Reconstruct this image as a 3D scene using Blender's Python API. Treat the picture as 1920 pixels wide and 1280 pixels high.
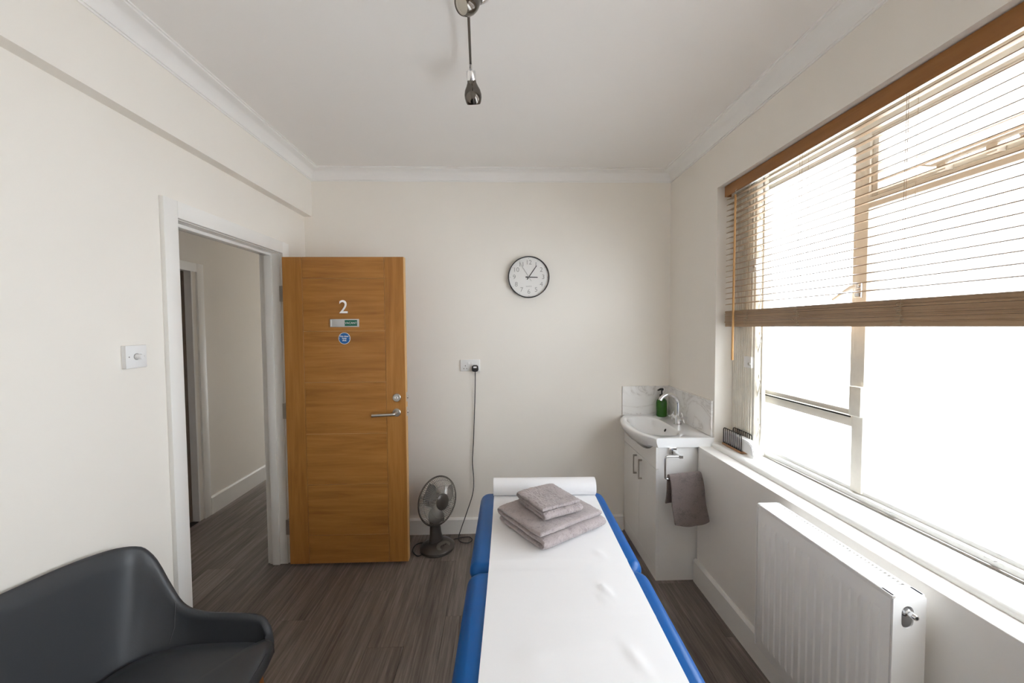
import bpy, bmesh, math, random
from mathutils import Vector, Matrix, noise
random.seed(7)
scn = bpy.context.scene
for o in list(bpy.data.objects): bpy.data.objects.remove(o)
col = scn.collection
PI = math.pi
I4 = Matrix.Identity(4)

# ------------------------------------------------------------------ camera
CAM_H, PITCH, YAW, ROLL, FPX = 1.5594, -0.0381, 0.0304, -0.0063, 733.95
fwd = Vector((math.sin(YAW)*math.cos(PITCH), math.cos(YAW)*math.cos(PITCH), math.sin(PITCH)))
rgt = Vector((math.cos(YAW), -math.sin(YAW), 0)); upv = rgt.cross(fwd)
r2 = rgt*math.cos(ROLL) + upv*math.sin(ROLL); u2 = -rgt*math.sin(ROLL) + upv*math.cos(ROLL)
cam = bpy.data.cameras.new('camera'); cam.sensor_width = 36; cam.sensor_fit = 'HORIZONTAL'
cam.lens = FPX/1920*36; cam.clip_start = 0.02; cam.clip_end = 100
camo = bpy.data.objects.new('camera', cam); col.objects.link(camo)
cm = Matrix((r2, u2, -fwd)).transposed().to_4x4(); cm.translation = (0, 0, CAM_H)
camo.matrix_world = cm; scn.camera = camo

# ------------------------------------------------------------------ sky, exposure
w = bpy.data.worlds.new('world'); scn.world = w; w.use_nodes = True
bg = w.node_tree.nodes['Background']
wt = w.node_tree; tcw = wt.nodes.new('ShaderNodeTexCoord'); sep = wt.nodes.new('ShaderNodeSeparateXYZ'); wr = wt.nodes.new('ShaderNodeValToRGB')
wt.links.new(tcw.outputs['Generated'], sep.inputs[0]); mpw = wt.nodes.new('ShaderNodeMapRange'); mpw.inputs[1].default_value = -1; mpw.inputs[2].default_value = 1
wt.links.new(sep.outputs[2], mpw.inputs[0]); wt.links.new(mpw.outputs[0], wr.inputs[0]); wt.links.new(wr.outputs[0], bg.inputs[0])
wr.color_ramp.elements[0].position = .47; wr.color_ramp.elements[0].color = (.62, .645, .66, 1)      # pale paving and walls outside
wr.color_ramp.elements[1].position = .53; wr.color_ramp.elements[1].color = (.87, .94, 1.0, 1)      # overcast sky
bg.inputs[1].default_value = 8.9
scn.view_settings.view_transform = 'Standard'; scn.view_settings.look = 'None'
scn.view_settings.gamma = 1; scn.view_settings.use_curve_mapping = False
scn.view_settings.exposure = 0.0
scn.cycles.max_bounces = 20; scn.cycles.diffuse_bounces = 14; scn.cycles.transparent_max_bounces = 12

# ------------------------------------------------------------------ helpers
WM = {}
def link(o, parent=None, M=I4):
    col.objects.link(o); WM[o.name] = M
    if parent is not None:
        o.parent = parent; o.matrix_parent_inverse = WM[parent.name].inverted()
    o.matrix_basis = M
    return o
def root(name, label, cat, M=I4, group=None, kind=None):
    e = bpy.data.objects.new(name, None); e.empty_display_size = .05
    link(e, None, M)
    if label: e['label'] = label
    if cat: e['category'] = cat
    if group: e['group'] = group
    if kind: e['kind'] = kind
    return e
def add(name, bm, m, parent=None, M=I4, smooth=35, label=None, kind=None, cat=None, group=None):
    me = bpy.data.meshes.new(name)
    if isinstance(bm, bpy.types.Mesh): me = bm
    else:
        bmesh.ops.recalc_face_normals(bm, faces=bm.faces[:])
        bm.to_mesh(me); bm.free()
        if smooth:
            me.shade_smooth(); me.set_sharp_from_angle(angle=math.radians(smooth))
    if m is not None and len(me.materials) == 0: me.materials.append(m)
    o = bpy.data.objects.new(name, me); link(o, parent, M)
    if label: o['label'] = label
    if kind: o['kind'] = kind
    if cat: o['category'] = cat
    if group: o['group'] = group
    return o
def NB(): return bmesh.new()
def box(bm, x0, x1, y0, y1, z0, z1, bev=0, seg=2):
    r = bmesh.ops.create_cube(bm, size=1)
    vs = r['verts']
    for v in vs:
        v.co = Vector((x0+(v.co.x+.5)*(x1-x0), y0+(v.co.y+.5)*(y1-y0), z0+(v.co.z+.5)*(z1-z0)))
    if bev:
        es = list({e for v in vs for e in v.link_edges})
        bmesh.ops.bevel(bm, geom=es, offset=bev, segments=seg, affect='EDGES', profile=.5)
    return bm
def tube(bm, pts, r, n=10, closed=False, cap=True):
    pts = [Vector(p) for p in pts]; N = len(pts)
    rs = r if isinstance(r, (list, tuple)) else [r]*N
    rings = []; ref = None
    for i, p in enumerate(pts):
        if closed: t = (pts[(i+1) % N]-pts[i-1])
        else: t = (pts[min(i+1, N-1)]-pts[max(i-1, 0)])
        t.normalize()
        if ref is None:
            ref = Vector((0, 0, 1)) if abs(t.z) < .9 else Vector((1, 0, 0))
            ref = (ref - t*ref.dot(t)).normalized()
        else:
            ref = (ref - t*ref.dot(t))
            ref = ref.normalized() if ref.length > 1e-6 else t.orthogonal().normalized()
        b = t.cross(ref)
        rings.append([bm.verts.new(p + (ref*math.cos(2*PI*k/n) + b*math.sin(2*PI*k/n))*rs[i]) for k in range(n)])
    R = range(N) if closed else range(N-1)
    for i in R:
        a, c = rings[i], rings[(i+1) % N]
        for k in range(n): bm.faces.new((a[k], a[(k+1) % n], c[(k+1) % n], c[k]))
    if cap and not closed:
        bm.faces.new(rings[0][::-1]); bm.faces.new(rings[-1])
    return bm
def lathe(bm, prof, M=I4, n=32, sx=1, sy=1):
    rings = []
    for r, z in prof:
        if r < 1e-6: rings.append([bm.verts.new(M @ Vector((0, 0, z)))])
        else: rings.append([bm.verts.new(M @ Vector((r*sx*math.cos(2*PI*k/n), r*sy*math.sin(2*PI*k/n), z))) for k in range(n)])
    for a, b in zip(rings, rings[1:]):
        if len(a) == 1 and len(b) == 1: continue
        for k in range(n):
            k2 = (k+1) % n
            if len(a) == 1: bm.faces.new((a[0], b[k], b[k2]))
            elif len(b) == 1: bm.faces.new((a[k], a[k2], b[0]))
            else: bm.faces.new((a[k], a[k2], b[k2], b[k]))
    return bm
def prism(bm, outline, ax, a, b):
    """outline: 2-D points in the plane across axis ax, swept from a to b"""
    def P(u, v, t):
        return {'X': (t, u, v), 'Y': (u, t, v), 'Z': (u, v, t)}[ax]
    A = [bm.verts.new(P(u, v, a)) for u, v in outline]; B = [bm.verts.new(P(u, v, b)) for u, v in outline]
    n = len(outline)
    for k in range(n): bm.faces.new((A[k], A[(k+1) % n], B[(k+1) % n], B[k]))
    bm.faces.new(A[::-1]); bm.faces.new(B)
    return bm
def bez(p0, p1, p2, p3, n=12):
    out = []
    for i in range(n+1):
        t = i/n
        out.append(tuple((1-t)**3*a+3*(1-t)**2*t*b+3*(1-t)*t*t*c+t**3*d for a, b, c, d in zip(p0, p1, p2, p3)))
    return out
def catmull(P, m=6):
    P = [Vector(p) for p in P]; out = []
    for i in range(len(P)-1):
        a, b, c, d = P[max(i-1, 0)], P[i], P[i+1], P[min(i+2, len(P)-1)]
        for k in range(m):
            t = k/m
            out.append(.5*((2*b)+(c-a)*t+(2*a-5*b+4*c-d)*t*t+(3*b-a-3*c+d)*t**3))
    out.append(P[-1]); return out
def text_mesh(body, size, M, align='CENTER', extrude=0.0006, offset=0.0):
    cu = bpy.data.curves.new('lettering', 'FONT'); cu.body = body; cu.size = size
    cu.align_x = align; cu.align_y = 'CENTER'; cu.extrude = extrude; cu.offset = offset
    t = bpy.data.objects.new('lettering', cu); col.objects.link(t)
    dg = bpy.context.evaluated_depsgraph_get(); dg.update()
    me = bpy.data.meshes.new_from_object(t.evaluated_get(dg)); me.transform(M)
    bpy.data.objects.remove(t); bpy.data.curves.remove(cu)
    return me

# ------------------------------------------------------------------ materials
def new(name):
    m = bpy.data.materials.new(name); m.use_nodes = True
    nt = m.node_tree; return m, nt, nt.nodes['Principled BSDF']
def ramp(nt, fac, stops):
    r = nt.nodes.new('ShaderNodeValToRGB'); e = r.color_ramp.elements
    e[0].position, e[0].color = stops[0][0], (*stops[0][1], 1)
    e[1].position, e[1].color = stops[-1][0], (*stops[-1][1], 1)
    for p, c in stops[1:-1]:
        q = e.new(p); q.color = (*c, 1)
    nt.links.new(fac, r.inputs[0]); return r.outputs[0]
def coords(nt, scale, kind='Object', rnd=False):
    tc = nt.nodes.new('ShaderNodeTexCoord'); mp = nt.nodes.new('ShaderNodeMapping')
    mp.inputs['Scale'].default_value = scale
    nt.links.new(tc.outputs[kind], mp.inputs[0])
    if rnd:
        oi = nt.nodes.new('ShaderNodeObjectInfo'); mu = nt.nodes.new('ShaderNodeMath'); mu.operation = 'MULTIPLY'
        mu.inputs[1].default_value = 37.0
        nt.links.new(oi.outputs['Random'], mu.inputs[0])
        cx = nt.nodes.new('ShaderNodeCombineXYZ')
        for k in range(3): nt.links.new(mu.outputs[0], cx.inputs[k])
        nt.links.new(cx.outputs[0], mp.inputs['Location'])
    return mp.outputs[0]
def noise_t(nt, vec, scale=1, detail=4, rough=.55, dist=0):
    n = nt.nodes.new('ShaderNodeTexNoise'); n.inputs['Scale'].default_value = scale
    n.inputs['Detail'].default_value = detail; n.inputs['Roughness'].default_value = rough
    n.inputs['Distortion'].default_value = dist
    nt.links.new(vec, n.inputs['Vector']); return n.outputs['Fac']
def bump(nt, b, h, strength, dist=.001):
    n = nt.nodes.new('ShaderNodeBump'); n.inputs['Strength'].default_value = strength
    n.inputs['Distance'].default_value = dist
    nt.links.new(h, n.inputs['Height']); nt.links.new(n.outputs[0], b.inputs['Normal'])
def plain(name, c, rough=.5, metal=0, spec=.5, coat=0, bumps=None, var=None):
    m, nt, b = new(name)
    b.inputs['Base Color'].default_value = (*c, 1); b.inputs['Roughness'].default_value = rough
    b.inputs['Metallic'].default_value = metal; b.inputs['Specular IOR Level'].default_value = spec
    if coat: b.inputs['Coat Weight'].default_value = coat; b.inputs['Coat Roughness'].default_value = .08
    if var:
        f = noise_t(nt, coords(nt, (1, 1, 1)), var[0], 5)
        nt.links.new(ramp(nt, f, [(.3, tuple(x*(1-var[1]) for x in c)), (.7, tuple(min(1, x*(1+var[1])) for x in c))]), b.inputs['Base Color'])
    if bumps:
        f = noise_t(nt, coords(nt, (1, 1, 1)), bumps[0], 3); bump(nt, b, f, bumps[1], bumps[2])
    return m
M_ = {}
M_['wall'] = plain('cream_wall_paint', (.853, .815, .756), .75, spec=.25, bumps=(220, .08, .0006), var=(1.3, .015))
M_['ceil'] = plain('white_ceiling_paint', (.86, .835, .81), .85, spec=.2, bumps=(200, .06, .0006), var=(1.1, .012))
M_['cornice'] = plain('white_cornice_paint', (.86, .845, .825), .7, spec=.3)
M_['trim'] = plain('white_satin_gloss', (.85, .835, .805), .35, var=(2.5, .015))
M_['panelw'] = plain('white_box_panel_paint', (.85, .825, .79), .45, var=(2, .015))
M_['sill'] = plain('white_sill_gloss', (.84, .835, .81), .3, bumps=(35, .06, .001), var=(9, .02))
M_['frame'] = plain('cream_window_paint', (.80, .76, .68), .4, bumps=(60, .1, .0008), var=(14, .05))
M_['grille'] = plain('cream_grille_enamel', (.80, .765, .68), .4, var=(20, .06))
M_['whitepl'] = plain('white_plastic', (.82, .82, .82), .35)
M_['ceramic'] = plain('white_ceramic', (.84, .84, .84), .08, coat=.5)
M_['cabinet'] = plain('white_gloss_board', (.87, .86, .845), .22)
M_['chrome'] = plain('chrome', (.80, .80, .81), .08, 1)
M_['steel'] = plain('brushed_steel', (.55, .53, .50), .32, 1)
M_['black'] = plain('black_plastic', (.012, .011, .013), .4)
M_['blackwire'] = plain('black_wire', (.018, .015, .014), .5)
M_['dark'] = plain('dark_gap', (.02, .018, .015), .8)
M_['gunmetal'] = plain('black_chrome', (.16, .145, .13), .1, 1)
M_['fan'] = plain('gunmetal_plastic', (.085, .074, .066), .28, .45)
M_['fanlight'] = plain('silver_plastic', (.17, .152, .138), .3, .5)
M_['paper'] = plain('white_couch_paper', (.83, .83, .845), .8, spec=.2, bumps=(420, .12, .0005))
M_['rad'] = plain('white_radiator_enamel', (.86, .845, .825), .3)
M_['label'] = plain('pale_silver_plate', (.62, .62, .62), .3, .3)
M_['green'] = plain('green_slider', (.006, .13, .075), .35)
M_['bluesign'] = plain('blue_sign', (.008, .12, .38), .35)
M_['white'] = plain('white_print', (.85, .85, .85), .5)
M_['clockface'] = plain('white_clock_face', (.80, .79, .77), .5)
M_['greyprint'] = plain('grey_print', (.27, .26, .25), .5)
M_['skirting_wood'] = plain('legs_warm_wood', (.34, .13, .035), .35, var=(30, .25))
M_['cork'] = plain('light_wood_base', (.42, .22, .10), .5, var=(60, .2))
M_['halldoor'] = plain('hall_door_brown', (.17, .125, .09), .5, var=(5, .1))
M_['cord'] = plain('beige_cord', (.45, .36, .25), .8)

def wood(name, axis, dark, mid, light, rough=.38, fine=1.0, rnd=False):
    m, nt, b = new(name)
    s = {'X': (2.2, 34, 34), 'Y': (34, 2.2, 34), 'Z': (34, 34, 2.2)}[axis]
    v = coords(nt, tuple(k*fine for k in s), rnd=rnd)
    f1 = noise_t(nt, v, 1, 7, .62, .8)
    s2 = {'X': (.9, 7, 7), 'Y': (7, .9, 7), 'Z': (7, 7, .9)}[axis]
    f2 = noise_t(nt, coords(nt, tuple(k*fine for k in s2), rnd=rnd), 1, 4, .5, 1.6)
    mx = nt.nodes.new('ShaderNodeMath'); mx.operation = 'MULTIPLY_ADD'; mx.inputs[1].default_value = .55
    nt.links.new(f1, mx.inputs[0])
    m2 = nt.nodes.new('ShaderNodeMath'); m2.operation = 'MULTIPLY'; m2.inputs[1].default_value = .45
    nt.links.new(f2, m2.inputs[0]); nt.links.new(m2.outputs[0], mx.inputs[2])
    nt.links.new(ramp(nt, mx.outputs[0], [(.34, dark), (.5, mid), (.66, light)]), b.inputs['Base Color'])
    b.inputs['Roughness'].default_value = rough; b.inputs['Specular IOR Level'].default_value = .3
    bump(nt, b, f1, .12, .0006)
    return m
OD, OM, OL = (.30, .122, .030), (.40, .175, .042), (.475, .222, .060)
M_['oak_h'] = wood('oak_veneer_cross_grain', 'X', OD, OM, OL, rnd=True)
M_['oak_v'] = wood('oak_veneer_upright_grain', 'Z', OD, OM, OL, rnd=True)
M_['oak_l'] = plain('pale_oak_groove', (.62, .36, .14), .5)
M_['blindwood'] = wood('tan_blind_wood', 'Y', (.36, .245, .15), (.42, .29, .18), (.48, .34, .22), .3)
M_['railwood'] = wood('brown_valance_wood', 'Y', (.27, .115, .036), (.32, .14, .046), (.37, .17, .06), .35)
M_['wand'] = wood('honey_wand_wood', 'Z', (.46, .24, .08), (.55, .30, .11), (.62, .36, .15), .35)
# vinyl planks
m, nt, b = new('grey_brown_vinyl_plank'); M_['plank'] = m
v = coords(nt, (95, 3.2, 95), rnd=True); f1 = noise_t(nt, v, 1, 8, .7, .4)
f2 = noise_t(nt, coords(nt, (9, .8, 9), rnd=True), 1, 4, .55, 1)
mx = nt.nodes.new('ShaderNodeMath'); mx.operation = 'MULTIPLY_ADD'; mx.inputs[1].default_value = .6; nt.links.new(f1, mx.inputs[0])
m2 = nt.nodes.new('ShaderNodeMath'); m2.operation = 'MULTIPLY'; m2.inputs[1].default_value = .4; nt.links.new(f2, m2.inputs[0]); nt.links.new(m2.outputs[0], mx.inputs[2])
cr = ramp(nt, mx.outputs[0], [(.34, (.070, .056, .048)), (.48, (.150, .124, .109)), (.60, (.235, .200, .178)), (.70, (.36, .315, .285))])
oi = nt.nodes.new('ShaderNodeObjectInfo'); mr = nt.nodes.new('ShaderNodeMapRange'); mr.inputs[3].default_value = .95; mr.inputs[4].default_value = 1.28
nt.links.new(oi.outputs['Random'], mr.inputs[0])
ml = nt.nodes.new('ShaderNodeVectorMath'); ml.operation = 'SCALE'; nt.links.new(cr, ml.inputs[0]); nt.links.new(mr.outputs[0], ml.inputs['Scale'])
nt.links.new(ml.outputs[0], b.inputs['Base Color']); b.inputs['Roughness'].default_value = .42; b.inputs['Specular IOR Level'].default_value = .4
bump(nt, b, f1, .25, .0006)
M_['subfloor'] = plain('dark_plank_joint', (.02, .017, .015), .7)
# blue vinyl, grey leather
m, nt, b = new('blue_vinyl'); M_['blue'] = m
b.inputs['Base Color'].default_value = (.001, .090, .33, 1); b.inputs['Roughness'].default_value = .34; b.inputs['Specular IOR Level'].default_value = .35
vo = nt.nodes.new('ShaderNodeTexVoronoi'); vo.inputs['Scale'].default_value = 700; nt.links.new(coords(nt, (1, 1, 1)), vo.inputs['Vector']); bump(nt, b, vo.outputs['Distance'], .12, .0004)
m, nt, b = new('charcoal_leather'); M_['leather'] = m
b.inputs['Base Color'].default_value = (.040, .043, .049, 1); b.inputs['Roughness'].default_value = .42
vo = nt.nodes.new('ShaderNodeTexVoronoi'); vo.inputs['Scale'].default_value = 480; nt.links.new(coords(nt, (1, 1, 1)), vo.inputs['Vector']); bump(nt, b, vo.outputs['Distance'], .2, .0005)
# towelling
def terry(name, c):
    m, nt, b = new(name)
    f = noise_t(nt, coords(nt, (1, 1, 1)), 210, 3, .7); f2 = noise_t(nt, coords(nt, (1, 1, 1)), 26, 4)
    a = nt.nodes.new('ShaderNodeMath'); a.operation = 'ADD'; nt.links.new(f, a.inputs[0]); nt.links.new(f2, a.inputs[1])
    nt.links.new(ramp(nt, a.outputs[0], [(.7, tuple(k*.78 for k in c)), (1.3, tuple(k*1.18 for k in c))]), b.inputs['Base Color'])
    b.inputs['Roughness'].default_value = .95; b.inputs['Specular IOR Level'].default_value = .1
    b.inputs['Sheen Weight'].default_value = .35
    bump(nt, b, f, .9, .003); return m
M_['terry'] = terry('mauve_grey_terry', (.36, .315, .315))
M_['terryd'] = terry('taupe_terry', (.20, .165, .158))
# marble upstand
m, nt, b = new('white_marble'); M_['marble'] = m
f = noise_t(nt, coords(nt, (3.2, 3.2, 4.5)), 1.0, 6, .55, 1.6)
ab = nt.nodes.new('ShaderNodeMath'); ab.operation = 'SUBTRACT'; ab.inputs[1].default_value = .5; nt.links.new(f, ab.inputs[0])
ab2 = nt.nodes.new('ShaderNodeMath'); ab2.operation = 'ABSOLUTE'; nt.links.new(ab.outputs[0], ab2.inputs[0])
nt.links.new(ramp(nt, ab2.outputs[0], [(0, (.62, .595, .57)), (.012, (.76, .74, .72)), (.05, (.82, .805, .79)), (.3, (.85, .84, .825))]), b.inputs['Base Color'])
b.inputs['Roughness'].default_value = .18
# green bottle
m, nt, b = new('green_bottle_plastic'); M_['bottle'] = m
b.inputs['Base Color'].default_value = (.025, .14, .008, 1); b.inputs['Roughness'].default_value = .15; b.inputs['Transmission Weight'].default_value = .25
# frosted pane: part clear, part scattering
m, nt, b = new('frosted_glass'); M_['pane'] = m
nt.nodes.remove(b); out = nt.nodes['Material Output']
tr = nt.nodes.new('ShaderNodeBsdfTransparent'); tl = nt.nodes.new('ShaderNodeBsdfTranslucent'); tl.inputs[0].default_value = (.97, .98, 1, 1)
ms = nt.nodes.new('ShaderNodeMixShader'); ms.inputs[0].default_value = .5
nt.links.new(tr.outputs[0], ms.inputs[1]); nt.links.new(tl.outputs[0], ms.inputs[2]); nt.links.new(ms.outputs[0], out.inputs[0])
# clear fan-cage / clock glass left out: too thin to show
m, nt, b = new('lamp_lens'); M_['lens'] = m
b.inputs['Base Color'].default_value = (.62, .58, .50, 1); b.inputs['Roughness'].default_value = .25

# ------------------------------------------------------------------ room dimensions
XL, XB, XR, XLOW = -1.416, -1.360, 1.281, 1.186
YB, YF = 2.922, -0.40
ZC, ZCL, ZBEAM = 2.700, 2.620, 2.365
XH0, XH1, YH0, YH1, ZH = -1.530, -2.440, 0.6, 6.3, 2.42     # hall
DY0, DY1, DZ = 1.774, 2.580, 2.038                            # door opening in left wall
WY0, WY1, WZ0, WZ1 = -.15, 2.290, 0.846, 2.364               # window opening in right wall

def S(o): o['kind'] = 'structure'; return o
# floor with planks
fl = S(add('floor', box(NB(), XH1-.2, 1.56, YF-.12, YH1+.1, -.12, -.004), M_['subfloor'], smooth=0))
PW, PL, G = .178, 1.22, .0012
plank_me = {}
def plank(x0, x1, y0, y1):
    key = (round(x1-x0, 4), round(y1-y0, 4))
    if key not in plank_me:
        bm = box(NB(), -key[0]/2, key[0]/2, -key[1]/2, key[1]/2, -.004, 0)
        me = bpy.data.meshes.new('plank'); bm.to_mesh(me); bm.free(); me.materials.append(M_['plank']); plank_me[key] = me
    add('plank', plank_me[key], None, fl, Matrix.Translation(((x0+x1)/2, (y0+y1)/2, 0)))
x = XH1; r = 0
while x < XLOW+.02:
    xa, xb = x, min(x+PW, XLOW+.02)
    inroom = xb > XL
    ya0, yb0 = (YF, YB) if xa > XH0-.01 else (YH0, YH1)
    if xa <= XH0-.01 < xb-.02: ya0, yb0 = YF, YH1
    off = [0, .43, .84, .27, .66][r % 5]*PL + .17
    y = ya0 - off
    while y < yb0:
        a, c = max(y, ya0), min(y+PL, yb0)
        if c-a > .01: plank(xa+G/2, xb-G/2, a+G/2, c-G/2)
        y += PL
    x += PW; r += 1

# walls
S(add('ceiling', box(NB(), XL-.12, 1.56, YF-.12, YB+.12, ZC, ZC+.1), M_['ceil'], smooth=0))
S(add('wall_back', box(NB(), XH0, 1.56, YB, YB+.12, -.12, ZC), M_['wall'], smooth=0))
S(add('wall_front', box(NB(), XH0, 1.56, YF-.12, YF, -.12, ZC), M_['wall'], smooth=0))
bm = NB(); box(bm, XH0, XL, YF, DY0-.03, 0, ZC); box(bm, XH0, XL, DY1+.03, YB, 0, ZC); box(bm, XH0, XL, DY0-.03, DY1+.03, DZ+.03, ZC)
S(add('wall_left', bm, M_['wall'], smooth=0))
bm = NB(); box(bm, XR, 1.56, WY1, YB, 0, ZC); box(bm, XR, 1.56, YF, WY0, 0, ZC); box(bm, XR, 1.56, WY0, WY1, WZ1, ZC); box(bm, XR, 1.56, WY0, WY1, 0, WZ0-.03)
S(add('wall_right', bm, M_['wall'], smooth=0))
S(add('trim_beam', box(NB(), XL, XB, YF, YB, ZBEAM, ZC), M_['wall'], smooth=0))
# boxed-out panel under the window with its ledge
S(add('wall_right_lower', box(NB(), XLOW, XR, YF, WY1+.004, 0, .833, .0015, 1), M_['panelw'], smooth=0))
# hall
S(add('wall_hall', box(NB(), XH1-.1, XH1, 3.20, YH1+.1, 0, ZH), M_['wall'], smooth=0))
bm = NB(); box(bm, XH1-.1, XH1, YH0, 2.40, 0, ZH); box(bm, XH1-.1, XH1, 2.40, 3.20, 2.03, ZH)
S(add('wall_hall_near', bm, M_['wall'], smooth=0))
S(add('hall_door_light_stop', box(NB(), XH1-.16, XH1-.11, 2.2, 3.4, -.1, ZH), M_['wall'], smooth=0))  # unseen blocker, added to stop sky light leaking round the hall door
bm = NB(); box(bm, XH1-.1, -2.36, YH1, YH1+.1, 0, ZH); box(bm, -1.60, XH0, YH1, YH1+.1, 0, ZH); box(bm, -2.36, -1.60, YH1, YH1+.1, 2.02, ZH)
S(add('wall_hall_end', bm, M_['wall'], smooth=0))
d3 = root('door_3', None, None, kind='structure')
bm = NB(); box(bm, -2.355, -2.27, YH1+.02, YH1+.06, .005, 2.015); box(bm, -1.69, -1.605, YH1+.02, YH1+.06, .005, 2.015); box(bm, -2.27, -1.69, YH1+.02, YH1+.06, .005, .20); box(bm, -2.27, -1.69, YH1+.02, YH1+.06, 1.62, 2.015)
add('door_frame', bm, M_['trim'], d3, smooth=0); add('pane', box(NB(), -2.27, -1.69, YH1+.038, YH1+.042, .20, 1.62), M_['pane'], d3, smooth=0)
S(add('wall_hall_start', box(NB(), XH1-.1, XH0, YH0-.1, YH0, 0, ZH), M_['wall'], smooth=0))
S(add('wall_hall_inner', box(NB(), XH0, XH0+.1, YB+.12, YH1+.1, 0, ZH), M_['wall'], smooth=0))
S(add('ceiling_hall', box(NB(), XH1-.1, XH0, YH0-.1, YH1+.1, ZH, ZH+.1), M_['ceil'], smooth=0))

# cornice: coved profile swept round the room
prof = [(0, 0), (.004, 0), (.004, .008)] + [(.010+.058*(1-math.cos(t)), .008+.058*math.sin(t)) for t in [k*PI/2/7 for k in range(8)]] + [(.072, .068), (.072, .0745), (.080, .0745), (.080, .080), (0, .080)]
bm = NB(); loops = []
for (cx, cy, sx, sy) in ((XB, YF, 1, 1), (XR, YF, -1, 1), (XR, YB, -1, -1), (XB, YB, 1, -1)):
    loops.append([bm.verts.new((cx+sx*d, cy+sy*d, ZCL+h)) for d, h in prof])
for i in range(4):
    a, c = loops[i], loops[(i+1) % 4]
    for k in range(len(prof)): bm.faces.new((a[k], a[(k+1) % len(prof)], c[(k+1) % len(prof)], c[k]))
S(add('trim_cornice', bm, M_['cornice'], smooth=30))

# baseboards
def skirt(name, x0, x1, y0, y1, h, face):
    t = .018
    if face == '-Y': o = [(y1, 0), (y1-t, 0), (y1-t, h-.012), (y1-t+.007, h-.003), (y1-t+.010, h), (y1, h)]; bm = prism(NB(), o, 'X', x0, x1)
    elif face == '-X': o = [(x1, 0), (x1-t, 0), (x1-t, h-.012), (x1-t+.007, h-.003), (x1-t+.010, h), (x1, h)]; bm = prism(NB(), o, 'Y', y0, y1)
    else: o = [(x0, 0), (x0+t, 0), (x0+t, h-.012), (x0+t-.007, h-.003), (x0+t-.010, h), (x0, h)]; bm = prism(NB(), o, 'Y', y0, y1)
    return S(add(name, bm, M_['trim'], smooth=20))
skirt('baseboard_back', XL, .930, 0, YB, .120, '-Y')
skirt('baseboard_right', 0, XLOW, YF, 2.300, .140, '-X')
skirt('baseboard_left', XL, 0, YF, 1.692, .120, '+X')
skirt('baseboard_left_far', XL, 0, 2.66, YB-.018, .120, '+X')
skirt('baseboard_hall', XH1, 0, 3.300, YH1, .150, '+X')

# door lining, stops and architrave
bm = NB()
box(bm, XH0, XL, DY0-.03, DY0, 0, DZ); box(bm, XH0, XL, DY1, DY1+.03, 0, DZ); box(bm, XH0, XL, DY0-.03, DY1+.03, DZ, DZ+.03)
S(add('trim_door_lining', bm, M_['trim'], smooth=0))
bm = NB(); xs0, xs1 = -1.508, -1.462
box(bm, xs0, xs1, DY1-.014, DY1, 0, DZ, .002); box(bm, xs0, xs1, DY0, DY0+.014, 0, DZ, .002); box(bm, xs0, xs1, DY0+.014, DY1-.014, DZ-.016, DZ, .002)
S(add('trim_door_stop', bm, M_['trim'], smooth=30))
def casing(name, x0, x1, ya, yb, zt, wd=.073):
    bm = NB()
    box(bm, x0, x1, ya-wd, ya, 0, zt+wd, .002); box(bm, x0, x1, yb, yb+wd, 0, zt+wd, .002); box(bm, x0, x1, ya, yb, zt, zt+wd, .002)
    return S(add(name, bm, M_['trim'], smooth=30))
casing('trim_door_casing', XL, XL+.020, DY0-.008, DY1+.008, DZ+.003)
casing('trim_door_casing_hall', XH0-.018, XH0, DY0-.008, DY1+.008, DZ+.003)
casing('trim_hall_door_casing', XH1, XH1+.016, 2.41, 3.232, 2.012, .068)
bm = NB(); box(bm, XH1-.1, XH1+.001, 3.185, 3.2, 0, 2.03); box(bm, XH1-.1, XH1+.001, 2.40, 2.415, 0, 2.03); box(bm, XH1-.1, XH1+.001, 2.415, 3.185, 2.015, 2.03)
S(add('trim_hall_door_lining', bm, M_['trim'], smooth=0))
d2 = root('door_2', None, None, kind='structure')
add('door_leaf', box(NB(), XH1-.09, XH1-.05, 2.418, 3.182, .006, 2.012, .002), M_['halldoor'], d2)
hd = add('door_handle', lathe(NB(), [(0, 0), (.024, 0), (.024, .008), (.010, .010), (.009, .035), (0, .035)], Matrix.Translation((XH1-.05, 2.50, 1.0)) @ Matrix.Rotation(PI/2, 4, 'Y'), 20), M_['steel'], d2)

# ------------------------------------------------------------------ oak door leaf
DF = 2.530                                                     # visible face
DXL, DXR, DZ0, DZ1, DT = -1.373, -.610, .026, 2.007, .044
d1 = root('door_1', None, None, Matrix.Translation((DXL, DF+DT, DZ0)), kind='structure')
add('core', box(NB(), DXL+.001, DXR-.001, DF+.0045, DF+DT-.0045, DZ0+.001, DZ1-.001), M_['oak_l'], d1, smooth=0)
add('edge_lipping', box(NB(), DXR-.005, DXR, DF+.001, DF+DT-.001, DZ0, DZ1, .0008, 1), M_['oak_l'], d1)
SX0, SX1, gv = -1.250, -.736, .0022
for a, c in ((DXL, SX0-gv), (SX1+gv, DXR-.004)):
    add('stile', box(NB(), a, c, DF, DF+.005, DZ0, DZ1, .0009, 1), M_['oak_v'], d1)
zs = [DZ0, .212, .545, .876, 1.209, 1.537, 1.871, DZ1]
for a, c in zip(zs, zs[1:]):
    z0 = a if a == DZ0 else a+gv*.8; z1 = c if c == DZ1 else c-gv*.8
    add('panel', box(NB(), SX0+gv*.3, SX1-gv*.3, DF, DF+.005, z0, z1, .0009, 1), M_['oak_h'], d1)
add('back_veneer', box(NB(), DXL, DXR-.004, DF+DT-.0045, DF+DT, DZ0, DZ1), M_['oak_v'], d1)
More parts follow.
